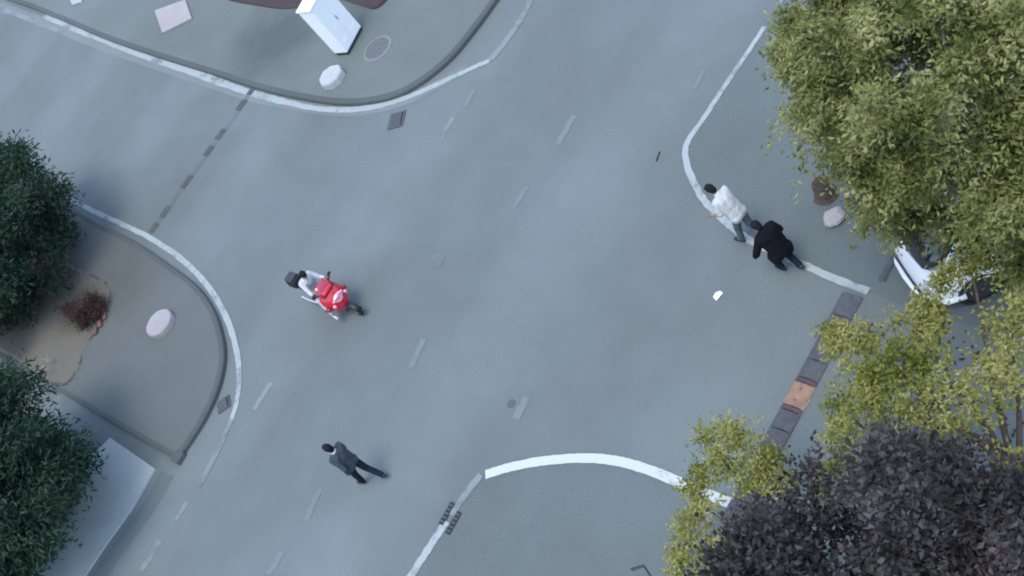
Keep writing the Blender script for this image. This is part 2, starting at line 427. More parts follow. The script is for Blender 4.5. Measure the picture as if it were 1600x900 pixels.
# soil beds
sb = spline(gpts([(x + rnd.uniform(-7, 7), y + rnd.uniform(-6, 6)) for x, y in [(168, 446), (170, 476), (158, 506), (142, 540), (128, 580), (108, 606), (76, 590), (20, 558), (-60, 508), (-80, 470), (-20, 420), (60, 410), (120, 424)]], KZ), 6, True)
def mound(name, poly, base, h, mat):
    c = sum(poly, Vector()) / len(poly); rings = []
    for k, t in enumerate((1.0, 0.93, 0.8, 0.6, 0.35, 0.12)):
        rr = []
        for p in poly:
            q = c + (p - c) * t; nz = noise.noise(Vector((q.x * 1.3, q.y * 1.3, 3))) * 0.06 + noise.noise(Vector((q.x * 5, q.y * 5, 1))) * 0.02
            rr.append(Vector((q.x, q.y, base + (0 if k == 0 else h * (1 - t) ** 0.9 + nz * min(1, k / 4) * .6))))
        rings.append(rr)
    m = MB(); m.loft(rings); return m.build(name, mat, smooth=True)
sb = [p + Vector((noise.noise(p * 3.1), noise.noise(p * 3.1 + Vector((9, 1, 0))), 0)) * .11 for p in sb]
bed = tag(mound('soil_bed', sb, KZ + 0.004, 0.09, M['soil']), kind='structure')
for i, (x, y) in enumerate([(163, 494), (156, 506), (149, 517)]):
    p = at(x, y, KZ + .05); a = at(x + 3, y + 16, KZ + .05) - p
    b = MB(); b.box((0, 0, 0), (0.23, 0.11, 0.08)); o = b.build('brick', M['brick'], bed, bevel=0.008)
    o.location = (p.x, p.y, KZ + 0.045); o.rotation_euler = (R(rnd.uniform(-6, 6)), R(rnd.uniform(-6, 6)), math.atan2(a.y, a.x) + rnd.uniform(-.25, .25))
db = spline(gpts([(326, -14), (356, 0), (400, 9), (455, 14), (520, -2), (560, 8), (588, 14), (612, -8), (636, -50), (560, -120), (300, -100), (240, -50)], KZ), 6, True)
tag(mound('soil_bed', db, KZ + 0.003, 0.07, M['dark_soil']), kind='structure')

# ------------------------------------------------------------------ painted lines
def line(px, wd, mat, seed=1, z=0.008, n=8, jit=0.12): return ribbon('white_line', spline(gpts(px), n), wd, z + seed * .0006, M[mat], road, jit, seed)
line([(-90, -2), (-30, 8), (18, 20)], 0.26, 'line_worn', 2)
line([(20, 20), (60, 36), (100, 51)], 0.20, 'line_worn', 3)
line([(70, 25), (120, 47), (180, 70), (240, 93), (290, 109), (335, 125), (385, 143), (440, 158), (490, 169), (540, 172), (590, 166), (640, 151), (690, 129), (735, 108), (765, 95)], [0.2, 0.22, 0.24, 0.22, 0.17, 0.18, 0.17, 0.15], 'line', 4)
line([(765, 95), (785, 72), (806, 42), (824, 12), (840, -20), (900, -130)], 0.20, 'line_worn', 5)
line([(70, 282), (105, 307), (138, 326), (185, 348), (235, 372), (285, 406), (325, 447), (352, 492), (368, 538), (374, 580), (371, 625), (358, 668)], [0.14, 0.14, 0.15, 0.15, 0.16, 0.16, 0.15, 0.13], 'line', 6)
line([(362, 655), (340, 705), (311, 760)], 0.17, 'line_worn', 7)
line([(1240, -30), (1215, 10)], 0.12, 'line_worn', 8)
line([(1195, 42), (1162, 92), (1128, 142), (1098, 188), (1078, 216), (1071, 236), (1075, 262), (1088, 292), (1106, 320), (1135, 347)], [0.11, 0.12, 0.12, 0.13, 0.13, 0.14, 0.14, 0.14], 'line', 9)
line([(1128, 342), (1150, 360), (1172, 376), (1200, 390), (1230, 402)], 0.14, 'line', 10)
line([(1232, 404), (1262, 417), (1300, 434), (1357, 456)], 0.14, 'line', 11)
line([(600, 962), (645, 896), (675, 850), (698, 815)], 0.17, 'line', 12)
line([(706, 806), (730, 770), (752, 742)], 0.15, 'line_worn', 13)
line([(759, 742), (795, 731), (840, 722), (890, 717), (935, 717), (975, 723), (1015, 735), (1057, 752), (1100, 770), (1150, 791), (1230, 830)], 0.185, 'line_bright', 14, jit=0.06)
for i, (a, b, wd, mt) in enumerate([((424, 598), (397, 640), .15, 'line_worn'), ((297, 778), (274, 812), .16, 'line_worn'), ((250, 845), (222, 892), .17, 'line_worn'),
        ((708, 183), (690, 217), .16, 'line_worn'), ((740, 142), (727, 166), .16, 'line_faint'), ((662, 530), (643, 574), .15, 'line_faint'), ((824, 620), (806, 654), .17, 'line_faint'),
        ((898, 180), (872, 225), .16, 'line_faint'), ((824, 292), (800, 328), .16, 'line_faint'), ((500, 765), (478, 814), .15, 'line_faint'), ((442, 862), (420, 898), .15, 'line_faint'), ((1100, 110), (1085, 140), .1, 'line_faint')]):
    ribbon('lane_dash', spline(gpts([a, ((a[0] + b[0]) / 2, (a[1] + b[1]) / 2), b]), 4), wd, 0.008, M[mt], road, 0.2, 20 + i)
flat('faded_patch', gpts([(1253, 600), (1270, 590), (1266, 628), (1248, 655)]), 0.012, M['pinkpaint'], road)

# ------------------------------------------------------------------ covers, grates, small ground things
def round_cover(px, py, z, r, label, ring=True, mat='iron_worn'):
    o = empty('manhole_cover', (*at(px, py, z).xy, z), rnd.uniform(0, 3))
    if ring:
        m = MB(); m.lathe([(r * 1.25, -0.02), (r * 1.25, 0.012), (r * 1.02, 0.014), (r * 1.02, -0.02)], 36)
        m.build('collar', M['gutter'], o)
    m = MB(); m.lathe([(r, -0.02), (r, 0.006), (r * .93, 0.010), (r * .90, 0.004), (r * .2, 0.004), (r * .18, 0.010)], 36); m.build('lid', M[mat], o)
    m = MB()
    for k in range(8):
        t = k * math.pi / 4; m.box((math.cos(t) * r * .55, math.sin(t) * r * .55, 0.007), (r * .5, 0.025, 0.010), t)
    m.build('rib', M[mat], o)
    return tag(o, label, 'manhole cover')
round_cover(590, 76, KZ, 0.36, 'round iron manhole cover in a pale ring beside the white cabinet')
round_cover(683, 407, 0.004, 0.2, 'faint worn manhole cover alone in the middle of the road', False, 'road')
def grate(px, py, z, sx, sy, rz, label, nb=5):
    o = empty('drain_grate', (*at(px, py, z).xy, z), rz)
    m = MB(); m.box((0, 0, 0.002), (sx, sy, 0.012)); m.build('pan', M['black'], o)
    m = MB()
    for s in (-1, 1):
        m.box((0, s * (sy / 2 - .02), 0.012), (sx, 0.04, 0.02)); m.box((s * (sx / 2 - .02), 0, 0.0125), (0.04, sy - .08, 0.02))
    m.build('frame', M['iron'], o)
    for k in range(nb):
        m = MB(); m.box((-sx / 2 + (k + .5 + .35) * (sx - .08) / (nb + .7) + .04 - .03, 0, 0.0115), (0.045, sy - .085, 0.018)); m.build('bar', M['iron'], o)
    return tag(o, label, 'drain')
rz = math.atan2(*(lambda v: (v.y, v.x))(at(633, 184) - at(606, 192)))
grate(620, 188, 0.004, 0.46, 0.50, rz, 'small square dark drain grate in the road below the curved white line', 6)
grate(350, 632, 0.008, 0.36, 0.34, rz + .5, 'small dark drain between the left kerb and the white line', 5)
dv = at(718, 798) - at(700, 830); rz = math.atan2(dv.y, dv.x)
o = empty('drain_grate', (*at(704, 810).xy, 0.008), rz)
for s in (-1, 1):
    m = MB(); m.box((0.05 * s, s * 0.125, 0.006), (0.46, 0.12, 0.012)); fr = m.build('slot', M['black'], o)
    for k in range(5):
        b = MB(); b.box((0.05 * s - .17 + k * .085, s * 0.125, 0.013), (0.03, 0.10, 0.012)); b.build('bar', M['iron'], fr)
tag(o, 'pair of dark drain slots on either side of the lower white line', 'drain')

def disc(px, py, z, r, h, n, mat, label, irr=0.05):
    o = empty('concrete_base', (*at(px, py, z + h).xy, z), rnd.uniform(0, 6))
    rr = [r * (1 + rnd.uniform(-irr, irr)) for _ in range(n)]; rings = []
    for t, zz in ((1.0, 0.0), (1.0, h * .8), (0.95, h), (0.5, h + .006), (0.15, h + .006)):
        rings.append([Vector((rr[k] * t * math.cos(2 * math.pi * k / n), rr[k] * t * math.sin(2 * math.pi * k / n), zz)) for k in range(n)])
    m = MB(); m.loft(rings); m.build('block', M[mat], o)
    m = MB(); m.lathe([(r * .2, h), (r * .2, h + .012), (r * .14, h + .014), (r * .12, h + .004)], 16); m.build('socket', M[mat], o)
    return tag(o, label, 'concrete block')
disc(515, 117, KZ, 0.37, 0.20, 8, 'block', 'pale octagonal concrete block at the foot of the white cabinet')
disc(247, 503, KZ, 0.40, 0.16, 14, 'pale_block', 'round pinkish concrete block alone on the left pavement', 0.03)
def panel(px, mat, h, label):
    pts = [(p.x, p.y) for p in gpts(px, KZ + h)]
    m = MB(); m.prism(pts, KZ - .005, KZ + h); return tag(m.build('concrete_slab', M[mat], bevel=0.015), label, 'slab')
panel([(241, 16), (289, -1), (299, 28), (253, 51)], 'pale_block', 0.07, 'square pale concrete slab lying on the top pavement')
panel([(104, -14), (124, -22), (128, 2), (112, 7)], 'pale_block', 0.06, 'pale slab corner cut by the top edge of the picture')
m = MB()
pp = at(1122, 462, 0.01)
vs = [(-.09, -.05, .004), (.0, -.06, .03), (.1, -.03, .006), (-.08, .05, .02), (.01, .06, .05), (.09, .05, .012)]
m.add([Vector(v) + Vector((pp.x, pp.y, 0.004)) for v in vs], [(0, 1, 4, 3), (1, 2, 5, 4)]); tag(m.build('paper_scrap', M['paper']), 'small white scrap of paper lying on the road', 'litter')

# ------------------------------------------------------------------ speed bumps
def bump(px0, px1, nseg, wd, h, mats, label, group=None, gap=None, zt=0.008):
    a, b = at(*px0), at(*px1); d = (b - a); L = d.length; d.normalize(); rz = math.atan2(d.y, d.x)
    o = empty('speed_bump', (a.x, a.y, 0.0), rz); s = L / nseg
    prof = [(-.5, 0), (-.47, .35), (-.3, .8), (-.1, 1), (.1, 1), (.3, .8), (.47, .35), (.5, 0)]
    br = [i * s for i in range(nseg + 1)]
    if nseg == 10 and not gap: br = br[:4] + [4 * s - .09] + br[4:6] + [5 * s + .09] + br[6:]
    for i in range(len(br) - 1):
        if gap and i in gap: continue
        m = MB(); x0, x1 = br[i] + .006, br[i + 1] - .006
        if gap: x0 += rnd.uniform(0, .12); x1 -= rnd.uniform(0, .12)
        rings = [[Vector((x, y * wd, zt + z * h)) for y, z in prof] for x in (x0, x0 + .012, x1 - .012, x1)]
        for r_ in (rings[0], rings[3]):
            for v in r_: v.z = zt + (v.z - zt) * .7
        m.loft(rings); seg = m.build('segment', M[mats(i)], o)
        if not gap and x1 - x0 > .2:
            for sx in (.25, .75):
                c = MB(); c.lathe([(.022, zt + h * .9), (.022, zt + h + .006), (.012, zt + h + .010)], 10, c=(x0 + (x1 - x0) * sx, 0, 0)); c.build('bolt', M['iron'], seg)
    return tag(o, label, 'speed bump', group)
bump((1333, 461), (1140, 822), 10, 0.40, 0.05, lambda i: 'orange' if i == 5 else 'maroon' if i in (4, 6) else 'rubber', 'dark rubber speed bump with one faded orange segment by the yellow green tree')
ribbon('stain', spline(gpts([(404, 128), (345, 212), (290, 288), (228, 372)]), 6), .20, .006, M['road_stain'], road, .35, 77)
bump((402, 130), (232, 368), 10, 0.27, 0.014, lambda i: 'rubber_worn', 'worn broken dark speed bump strip across the side road on the left', gap=(2, 5, 7))
bump((1398, 398), (1377, 440), 1, 0.14, 0.03, lambda i: 'rubber', 'short dark rubber strip lying beside the white car')
m = MB(); m.tube([(*at(1031, 238).xy, .016), (*at(1026, 252).xy, .016)], 0.018, 6); tag(m.build('twig', M['bark_dark']), 'tiny dark twig on the road left of the long white line', 'twig')
m = MB(); m.lathe([(0.09, 0.004), (0.09, .012), (.07, .014)], 16, c=(*at(799, 631).xy, 0)); tag(m.build('survey_cap', M['iron']), 'tiny dark round cap in the road beside a faded dash', 'cover')

# ------------------------------------------------------------------ white cabinet
cb = at(546, 86, KZ); ca = at(567, 46, KZ) - cb; ca.z = 0
rz = math.atan2(ca.y, ca.x)
cab = empty('utility_cabinet', (cb.x, cb.y, KZ), rz)
W_, D_, H_ = 0.92, 0.48, 1.62
m = MB(); m.box((W_ / 2, D_ / 2, .05), (W_ - .04, D_ - .04, .10)); m.build('plinth', M['dark'], cab)
m = MB(); m.box((W_ / 2, D_ / 2, .10 + H_ / 2), (W_, D_, H_)); m.build('body', M['cab'], cab, bevel=0.012)
for k in range(2):
    m = MB(); m.box((W_ * (.25 + .5 * k), -.006, .10 + H_ / 2), (W_ / 2 - .03, .016, H_ - .08)); d = m.build('door', M['cab'], cab, bevel=0.004)
    for q in range(5):
        v = MB(); v.box((W_ * (.25 + .5 * k), -.0165, .28 + q * .03), (.22, .006, .012)); v.build('vent', M['cab'], d)
    if k:
        v = MB(); v.box((W_ * .53, -.022, .95), (.025, .02, .14)); v.build('handle', M['steel'], d)
m = MB(); m.box((W_ / 2, D_ / 2, .10 + H_ + .025), (W_ + .05, D_ + .05, .05)); m.box((W_ / 2, D_ / 2, .10 + H_ + .06), (W_ + .03, D_ + .03, .02), 0, .9); m.build('lid', M['cab_lid'], cab, bevel=0.01)
tag(cab, 'tall white metal utility cabinet standing on the top pavement', 'cabinet')

# ------------------------------------------------------------------ people
def heading(px0, px1):
    v = at(*px1) - at(*px0); return math.atan2(v.y, v.x)

def hand(m, wrist, d, palm_n, side, curl=0.5):
    """palm, four unequal fingers and a thumb; d = direction of the hand, side = +1 left hand"""
    d = d.normalized(); n = (palm_n - d * palm_n.dot(d)).normalized(); s = d.cross(n) * side
    c = wrist + d * .05
    m.cap(wrist + d * .012 - s * .012, wrist + d * .08 - s * .022, .016, .014, 10); m.cap(wrist + d * .012 + s * .012, wrist + d * .08 + s * .024, .016, .013, 10); m.cap(wrist, c + d * .03, .019, .015, 10)
    for k, (o, L) in enumerate(((-.031, .070), (-.011, .080), (.010, .075), (.030, .058))):
        p = wrist + d * (.088 - abs(o) * .15) + s * o; a = 0.25 + curl * .3; prev = p
        for j in range(3):
            dd = d * math.cos(a) + n * math.sin(a); q = prev + dd * L * (.42, .32, .26)[j]
            m.cap(prev, q, .0088 - j * .0006, .0082 - j * .0008, 8); prev = q; a += curl * .8
    p = wrist + d * .030 - s * .022; t1 = p + (d * .6 - s * .75 + n * .25).normalized() * .04; t2 = t1 + (d * .85 - s * .25 + n * .35).normalized() * .032
    m.cap(p, t1, .012, .0095, 8); m.cap(t1, t2, .0092, .0078, 8)

def person(loc, rz, J, label, mats, sleeve='long', hem=0.0, coat=False, hairlen=0.0, curl=0.6):
    o = empty('person', loc, rz); J = {k: Vector(v) for k, v in J.items()}
    ch, pe, nk, hd = J['chest'], J['pelvis'], J['neck'], J['head']
    fw = (J['face'] if 'face' in J else Vector((1, 0, 0))).normalized()
    sl_, sr_ = J['shL'], J['shR']; hl, hr = J['hipL'], J['hipR']
    up = (hd - nk).normalized(); fwd = (fw - up * fw.dot(up)).normalized(); lat = up.cross(fwd)
    rot = Matrix((fwd, lat, up)).transposed()
    def torso(m, e):
        m.cap(sl_.lerp(ch, .25), sr_.lerp(ch, .25), .078 + e, .078 + e, 14)
        for a, b in ((sl_, hl), (sr_, hr)):
            m.cap(a.lerp(ch, .45), a.lerp(b, .55).lerp(ch.lerp(pe, .55), .3), .100 + e, .092 + e, 14)
            m.cap(a.lerp(b, .55).lerp(ch.lerp(pe, .55), .3), b.lerp(pe, .25), .092 + e, .104 + e, 14)
        m.cap(ch, pe, .112 + e, .11 + e, 14); m.cap(hl, hr, .105 + e, .105 + e, 14)
        m.cap(ch.lerp(nk, .45), nk, .075 + e, .058 + e * .5, 12)
    b = MB(); torso(b, 0); b.cap(nk - up * .03, hd - up * .05, .056, .052, 12)
    b.ell(hd, (.096, .076, .118), 18, 12, rot); b.cap(hd + fwd * .035 - up * .06, hd + fwd * .055 - up * .075, .048, .036, 12)
    b.cap(hd + fwd * .092 + up * .005, hd + fwd * .108 - up * .03, .010, .014, 8)
    for s in (1, -1): b.ell(hd + lat * s * .079 - up * .01, (.020, .010, .032), 10, 6, rot)
    for s, S_ in ((1, 'L'), (-1, 'R')):
        a, e, wv = J['sh' + S_], J['el' + S_], J['wr' + S_]
        b.cap(a, e, .055, .043, 12); b.cap(e, wv, .042, .028, 12)
        d = (wv - e).normalized(); side_in = Vector((0, -s, 0)) if abs(d.y) < .8 else Vector((1, 0, 0))
        hand(b, wv, d, side_in, s, curl)
        h, k, an, to = J['hip' + S_], J['kn' + S_], J['an' + S_], J['to' + S_]
        b.cap(h, k, .085, .058, 14); b.cap(k, k.lerp(an, .35), .056, .056, 12); b.cap(k.lerp(an, .3), an, .057, .038, 12); b.cap(an, to, .036, .026, 10)
    b.build('body', mats['skin'], o, remesh=0.0085, smooth_it=3)
    # clothes
    m = MB()
    m.cap(hl, hr, .118, .118, 14); m.cap(pe + (ch - pe) * .25, pe, .118, .12, 14)
    for S_ in 'LR':
        h, k, an = J['hip' + S_], J['kn' + S_], J['an' + S_]
        m.cap(h, k, .100, .078, 14); m.cap(k, an + (k - an) * .12, .077, .066, 14)
    m.build('trousers', mats['trousers'], o, remesh=0.013)
    m = MB(); torso(m, .024 if not coat else .05)
    if hem or coat:
        for h in (hl, hr): m.cap(h, h + (J['knL' if h is hl else 'knR'] - h).normalized() * hem, .125 + (.03 if coat else 0), .125 + (.045 if coat else 0), 14)
    for S_ in 'LR':
        a, e, wv = J['sh' + S_], J['el' + S_], J['wr' + S_]; g = .012 if coat else 0
        if sleeve == 'long': m.cap(a, e, .076 + g, .064 + g, 12); m.cap(e, wv + (e - wv) * .08, .062 + g, .046 + g, 12)
        else: m.cap(a, a.lerp(e, .85), .076, .066, 12)
    top = m.build(mats.get('topname', 'shirt'), mats['top'], o, remesh=0.013)
    for v in top.data.vertices:                # folds in the cloth
        q = v.co * 9 + Vector((rz * 3, 0, 0)); v.co += v.normal * (.010 * noise.noise(q) + .006 * noise.noise(q * 2.3))
    if 'collar' in mats:
        c = MB(); c.lathe([(.062, -.02), (.078, -.01), (.07, .035), (.058, .03)], 18); q = c.build('collar', mats['collar'], top, smooth=True); q.location = nk + Vector((0, 0, .0)); q.rotation_euler = up.to_track_quat('Z', 'Y').to_euler()
    m = MB()
    m.ell(hd + up * .028 - fwd * .010, (.102, .090, .108), 18, 12, rot)
    m.ell(hd - fwd * .045 - up * .02, (.062, .078, .085 + hairlen), 14, 9, rot)
    m.cap(hd + up * .088 + fwd * .045 + lat * .03, hd + up * .088 + fwd * .045 - lat * .03, .036, .036, 10)
    m.build('hair', mats['hair'], o, remesh=0.009, smooth_it=2)
    for s in (1, -1):
        m = MB(); m.ell(hd + fwd * .087 + lat * s * .031 + up * .012, (.010, .014, .009), 10, 6, rot); m.build('eye', M['black'], o, smooth=True)
    m = MB(); m.cap(hd + fwd * .096 - up * .066 + lat * .02, hd + fwd * .096 - up * .066 - lat * .02, .007, .007, 8); m.build('mouth', M['maroon'], o, smooth=True)
    for S_ in 'LR':
        an, to = J['an' + S_], J['to' + S_]; d = (to - an); d.z = 0; d.normalize(); k = (J['kn' + S_] - an).normalized()
        sole = (to - an).normalized(); heel = an - sole * .02 - k * .035
        m = MB(); m.cap(heel, to, .044, .040, 12); m.cap(heel + k * .03, an + k * .03, .046, .046, 12); m.cap(to, to + sole * .03, .038, .030, 12)
        m.build('shoe', mats.get('shoe', M['black']), o, remesh=0.010)
    return tag(o, label, 'person')

def walk(lean=0.0, stride=0.3, arm=0.25, height=1.0, elbow=0.12):
    l = lean
    J = dict(pelvis=(0, 0, .93), chest=(.28 * l, 0, 1.29), neck=(.5 * l, 0, 1.48 - .1 * l), head=(.68 * l + .02, 0, 1.62 - .18 * l),
             shL=(.42 * l, .185, 1.41 - .08 * l), shR=(.42 * l, -.185, 1.41 - .08 * l), hipL=(0, .09, .90), hipR=(0, -.09, .90),
             knL=(stride * .62, .095, .50), anL=(stride * .95, .09, .09), toL=(stride * .95 + .16, .10, .045),
             knR=(-stride * .15, -.095, .48), anR=(-stride * 1.05, -.09, .15), toR=(-stride * 1.05 + .13, -.10, .045),
             elL=(.42 * l - arm * .6, .235, 1.13 - .06 * l), wrL=(.42 * l - arm * .7 + elbow, .25, .88),
             elR=(.42 * l + arm * .5, -.235, 1.13 - .06 * l), wrR=(.42 * l + arm * .5 + elbow * 1.6, -.23, .90))
    return J

# man walking alone, lower left
g = at(588, 751); 
person((g.x, g.y, 0.004), heading((600, 756), (569, 752)), walk(0.02, 0.28, 0.22), 'man in slate grey top and dark trousers walking alone on the lower road',
       dict(skin=M['skin_pale'], top=M['greytop'], trousers=M['navy'], hair=M['hair'], collar=M['shirt'], topname='jacket')).scale = (.92, .88, .95)
# man in white shirt
g = at(1180, 377)
J = walk(0.44, 0.22, 0.2); J['elR'] = (.30, -.24, 1.12); J['wrR'] = (.46, -.2, 1.0); J['elL'] = (.16, .25, 1.10); J['wrL'] = (.40, .27, 1.02)
person((g.x, g.y, 0.01), heading((1174, 362), (1140, 352)), J, 'man in white short sleeved shirt and grey trousers walking along the kerb line',
       dict(skin=M['skin'], top=M['shirt'], trousers=M['greytrouser'], hair=M['hair'], topname='shirt'), sleeve='short').scale = (.96, .86, 1.0)
# man in black coat bending forward
g = at(1240, 422)
J = walk(0.50, 0.17, 0.2); J['neck'] = (.25, 0, 1.38); J['head'] = (.36, 0, 1.49); J['face'] = (1, 0, -.45)
for k_ in ('pelvis', 'chest', 'neck', 'head', 'shL', 'shR', 'hipL', 'hipR'): J[k_] = (J[k_][0], J[k_][1], J[k_][2] - .16)
J['knL'] = (.27, .12, .45); J['knR'] = (.12, -.11, .40)
J['elL'] = (.30, .33, .86); J['wrL'] = (.44, .32, .64); J['elR'] = (.24, -.31, .87); J['wrR'] = (.42, -.25, .68)
bl = person((g.x, g.y, 0.01), heading((1240, 416), (1200, 396)), J, 'man in bulky black coat stooping forward as he walks along the kerb line',
       dict(skin=M['skin'], top=M['coat'], trousers=M['navy'], hair=M['hair'], topname='coat'), hem=0.14, coat=True); bl.scale = (.92, .92, .90)
# ------------------------------------------------------------------ red scooter and rider
r0, f0 = at(510, 472), at(570, 493); hv = f0 - r0; rz = math.atan2(hv.y, hv.x)
sc = empty('scooter', (r0.x, r0.y, 0.004), rz); WB = 1.30; sc.scale = (.94, .86, .88)
def wheel(x, r, wd, parent, y=0.0, rim='steel'):
    m = MB(); prof = [(r * .62, -wd / 2), (r * .85, -wd / 2), (r * .96, -wd * .36), (r, -wd * .15), (r, wd * .15), (r * .96, wd * .36), (r * .85, wd / 2), (r * .62, wd / 2)]
    m.lathe(prof, 24, 'Y'); t = m.build('wheel', M['tyre'], parent, smooth=False); t.location = (x, y, r)
    m = MB(); m.lathe([(r * .1, -wd * .54), (r * .6, -wd * .5), (r * .63, -wd * .3), (r * .63, wd * .3), (r * .6, wd * .5), (r * .1, wd * .54)], 20, 'Y'); m.build('rim', M[rim], t)
    return t
wheel(0, .235, .12, sc); wheel(WB, .235, .11, sc)
m = MB(); m.cap((-.22, 0, .62), (.35, 0, .50), .13, .15, 16); m.cap((-.28, 0, .66), (.1, .0, .45), .10, .18, 16); m.cap((.25, .1, .42), (.38, -.1, .42), .12, .12, 12)
m.build('rear_body', M['red'], sc, remesh=.016)
m = MB(); m.cap((-.25, 0, .76), (.30, 0, .72), .12, .13, 14); m.cap((.30, 0, .72), (.46, 0, .70), .11, .08, 14); m.build('seat', M['black'], sc, remesh=.016)
m = MB(); m.box((.66, 0, .28), (.56, .40, .07)); m.build('floorboard', M['dark'], sc, bevel=.02)
# front apron: wide bellied shield
rings = []
for zz, x, hw, th in ((.24, .98, .16, .10), (.38, 1.04, .27, .11), (.58, 1.05, .35, .12), (.80, 1.00, .37, .12), (.96, .93, .30, .10), (1.06, .88, .16, .07)):
    ring = []
    for k in range(20):
        t = 2 * math.pi * k / 20; cx = math.cos(t); ring.append(Vector((x + th * (cx * 1.25 if cx > 0 else cx * .4) - .22 * (math.sin(t) * hw / .37) ** 2 * .8, hw * math.sin(t), zz)))
    rings.append(ring)
m = MB(); m.loft(rings); apron = m.build('front_apron', M['red'], sc, subd=1)
m = MB(); m.loft([[Vector((x + k_ - .35 * y * y, y, z)) for k_, sgn in ((.012, 1), (-.012, -1)) for y in ([-w_, -w_ / 2, 0, w_ / 2, w_][::sgn])] for x, z, w_ in ((1.02, .98, .24), (.92, 1.14, .25), (.84, 1.26, .19))]); m.build('windscreen', M['screen'], sc, smooth=True)
m = MB(); m.loft([[Vector((x, y, z)) for x, y, z in ((1.165, -.20, .80), (1.20, -.10, .86), (1.21, 0, .88), (1.20, .10, .86), (1.165, .20, .80), (1.20, .06, .68), (1.20, -.06, .68))], [Vector((x, y, z)) for x, y, z in ((1.14, -.21, .81), (1.15, -.10, .89), (1.15, 0, .91), (1.15, .10, .89), (1.14, .21, .81), (1.17, .06, .65), (1.17, -.06, .65))]]); m.build('headlight', M['pink'], sc)
for s in (-1, 1):
    m = MB(); m.cap((.95, s * .36, .62), (.72, s * .38, .48), .07, .04, 12); m.build('side_wing', M['red_dark'], sc, remesh=.014)
for s in (-1, 1):
    m = MB(); m.ell((1.12, s * .24, .66), (.05, .05, .06), 10, 7); m.build('indicator', M['pink'], sc, smooth=True)
m = MB()
rings = []
for t in (-70, -35, 0, 35, 70, 100):
    a = R(t); cx, cz = WB + math.sin(-a) * .28, .235 + math.cos(a) * .28
    rings.append([Vector((cx, y * .085, cz - (abs(y) ** 2) * .05)) for y in (-1, -.5, 0, .5, 1)] + [Vector((WB + math.sin(-a) * .262, y * .075, .235 + math.cos(a) * .262 - (abs(y) ** 2) * .05)) for y in (1, .5, 0, -.5, -1)])
m.loft(rings); m.build('front_fender', M['black'], sc, smooth=True)
for s in (-1, 1):
    m = MB(); m.tube([(WB, s * .075, .235), (1.12, s * .07, .55)], .022, 8); m.build('fork', M['dark'], sc)
m = MB(); m.tube([(.99, 0, .8), (.93, 0, 1.02)], .04, 10); m.tube([(.80, .30, 1.05), (.90, .16, 1.07), (.92, 0, 1.04), (.90, -.16, 1.07), (.80, -.30, 1.05)], .017, 8); hb = m.build('handlebar', M['black'], sc)
m = MB(); m.cap((.96, .12, 1.04), (.96, -.12, 1.04), .075, .075, 12); m.build('cowl', M['red'], sc, remesh=.014)
for s in (-1, 1):
    m = MB(); m.tube([(.88, s * .26, 1.07), (.94, s * .34, 1.22)], .009, 6); m.ell((.945, s * .36, 1.25), (.02, .075, .045), 12, 7); m.build('mirror', M['black'], sc, smooth=True)
    m = MB(); m.tube([(.80, s * .30, 1.05), (.77, s * .37, 1.04)], .022, 8); m.build('grip', M['black'], sc)
m = MB(); m.tube([(.05, -.17, .26), (-.2, -.19, .32), (-.42, -.19, .40)], [.03, .05, .05], 10); m.build('exhaust', M['steel'], sc)
m = MB(); m.box((-.38, 0, .95), (.36, .38, .30), 0, .86); tb = m.build('top_box', M['black'], sc, bevel=.07)
m = MB(); m.box((-.38, 0, 1.11), (.27, .29, .03)); m.build('lid', M['dark'], tb, bevel=.012)
m = MB(); m.box((-.32, 0, .79), (.3, .2, .03)); m.build('rack', M['dark'], sc)
m = MB(); m.ell((-.36, 0, .64), (.04, .10, .05), 10, 6); m.build('tail_light', M['maroon'], sc, smooth=True)
tag(sc, 'red scooter with black top box ridden across the middle of the junction', 'scooter')
J = dict(pelvis=(0, 0, .0), chest=(.13, 0, .36), neck=(.21, 0, .54), face=(1, 0, -.55), head=(.29, .02, .68), shL=(.17, .185, .47), shR=(.17, -.185, .47), hipL=(.02, .09, .0), hipR=(.02, -.09, .0),
         elL=(.34, .26, .24), wrL=(.47, .29, .245), elR=(.34, -.26, .24), wrR=(.47, -.29, .245),
         knL=(.42, .19, -.03), anL=(.46, .16, -.43), toL=(.62, .17, -.475), knR=(.40, -.27, -.08), anR=(.60, -.38, -.50), toR=(.75, -.42, -.545))
rl = Matrix.Translation(sc.location) @ Matrix.Rotation(rz, 4, 'Z') @ Vector((.25, 0, .76))
rider = person(rl, rz, J, 'rider in white shirt and pale trousers seated on the red scooter',
       dict(skin=M['skin'], top=M['shirt'], trousers=M['paletrouser'], hair=M['hair'], shoe=M['shirt'], topname='shirt'), sleeve='long', curl=1.1); rider.scale = (.90, .82, .90)

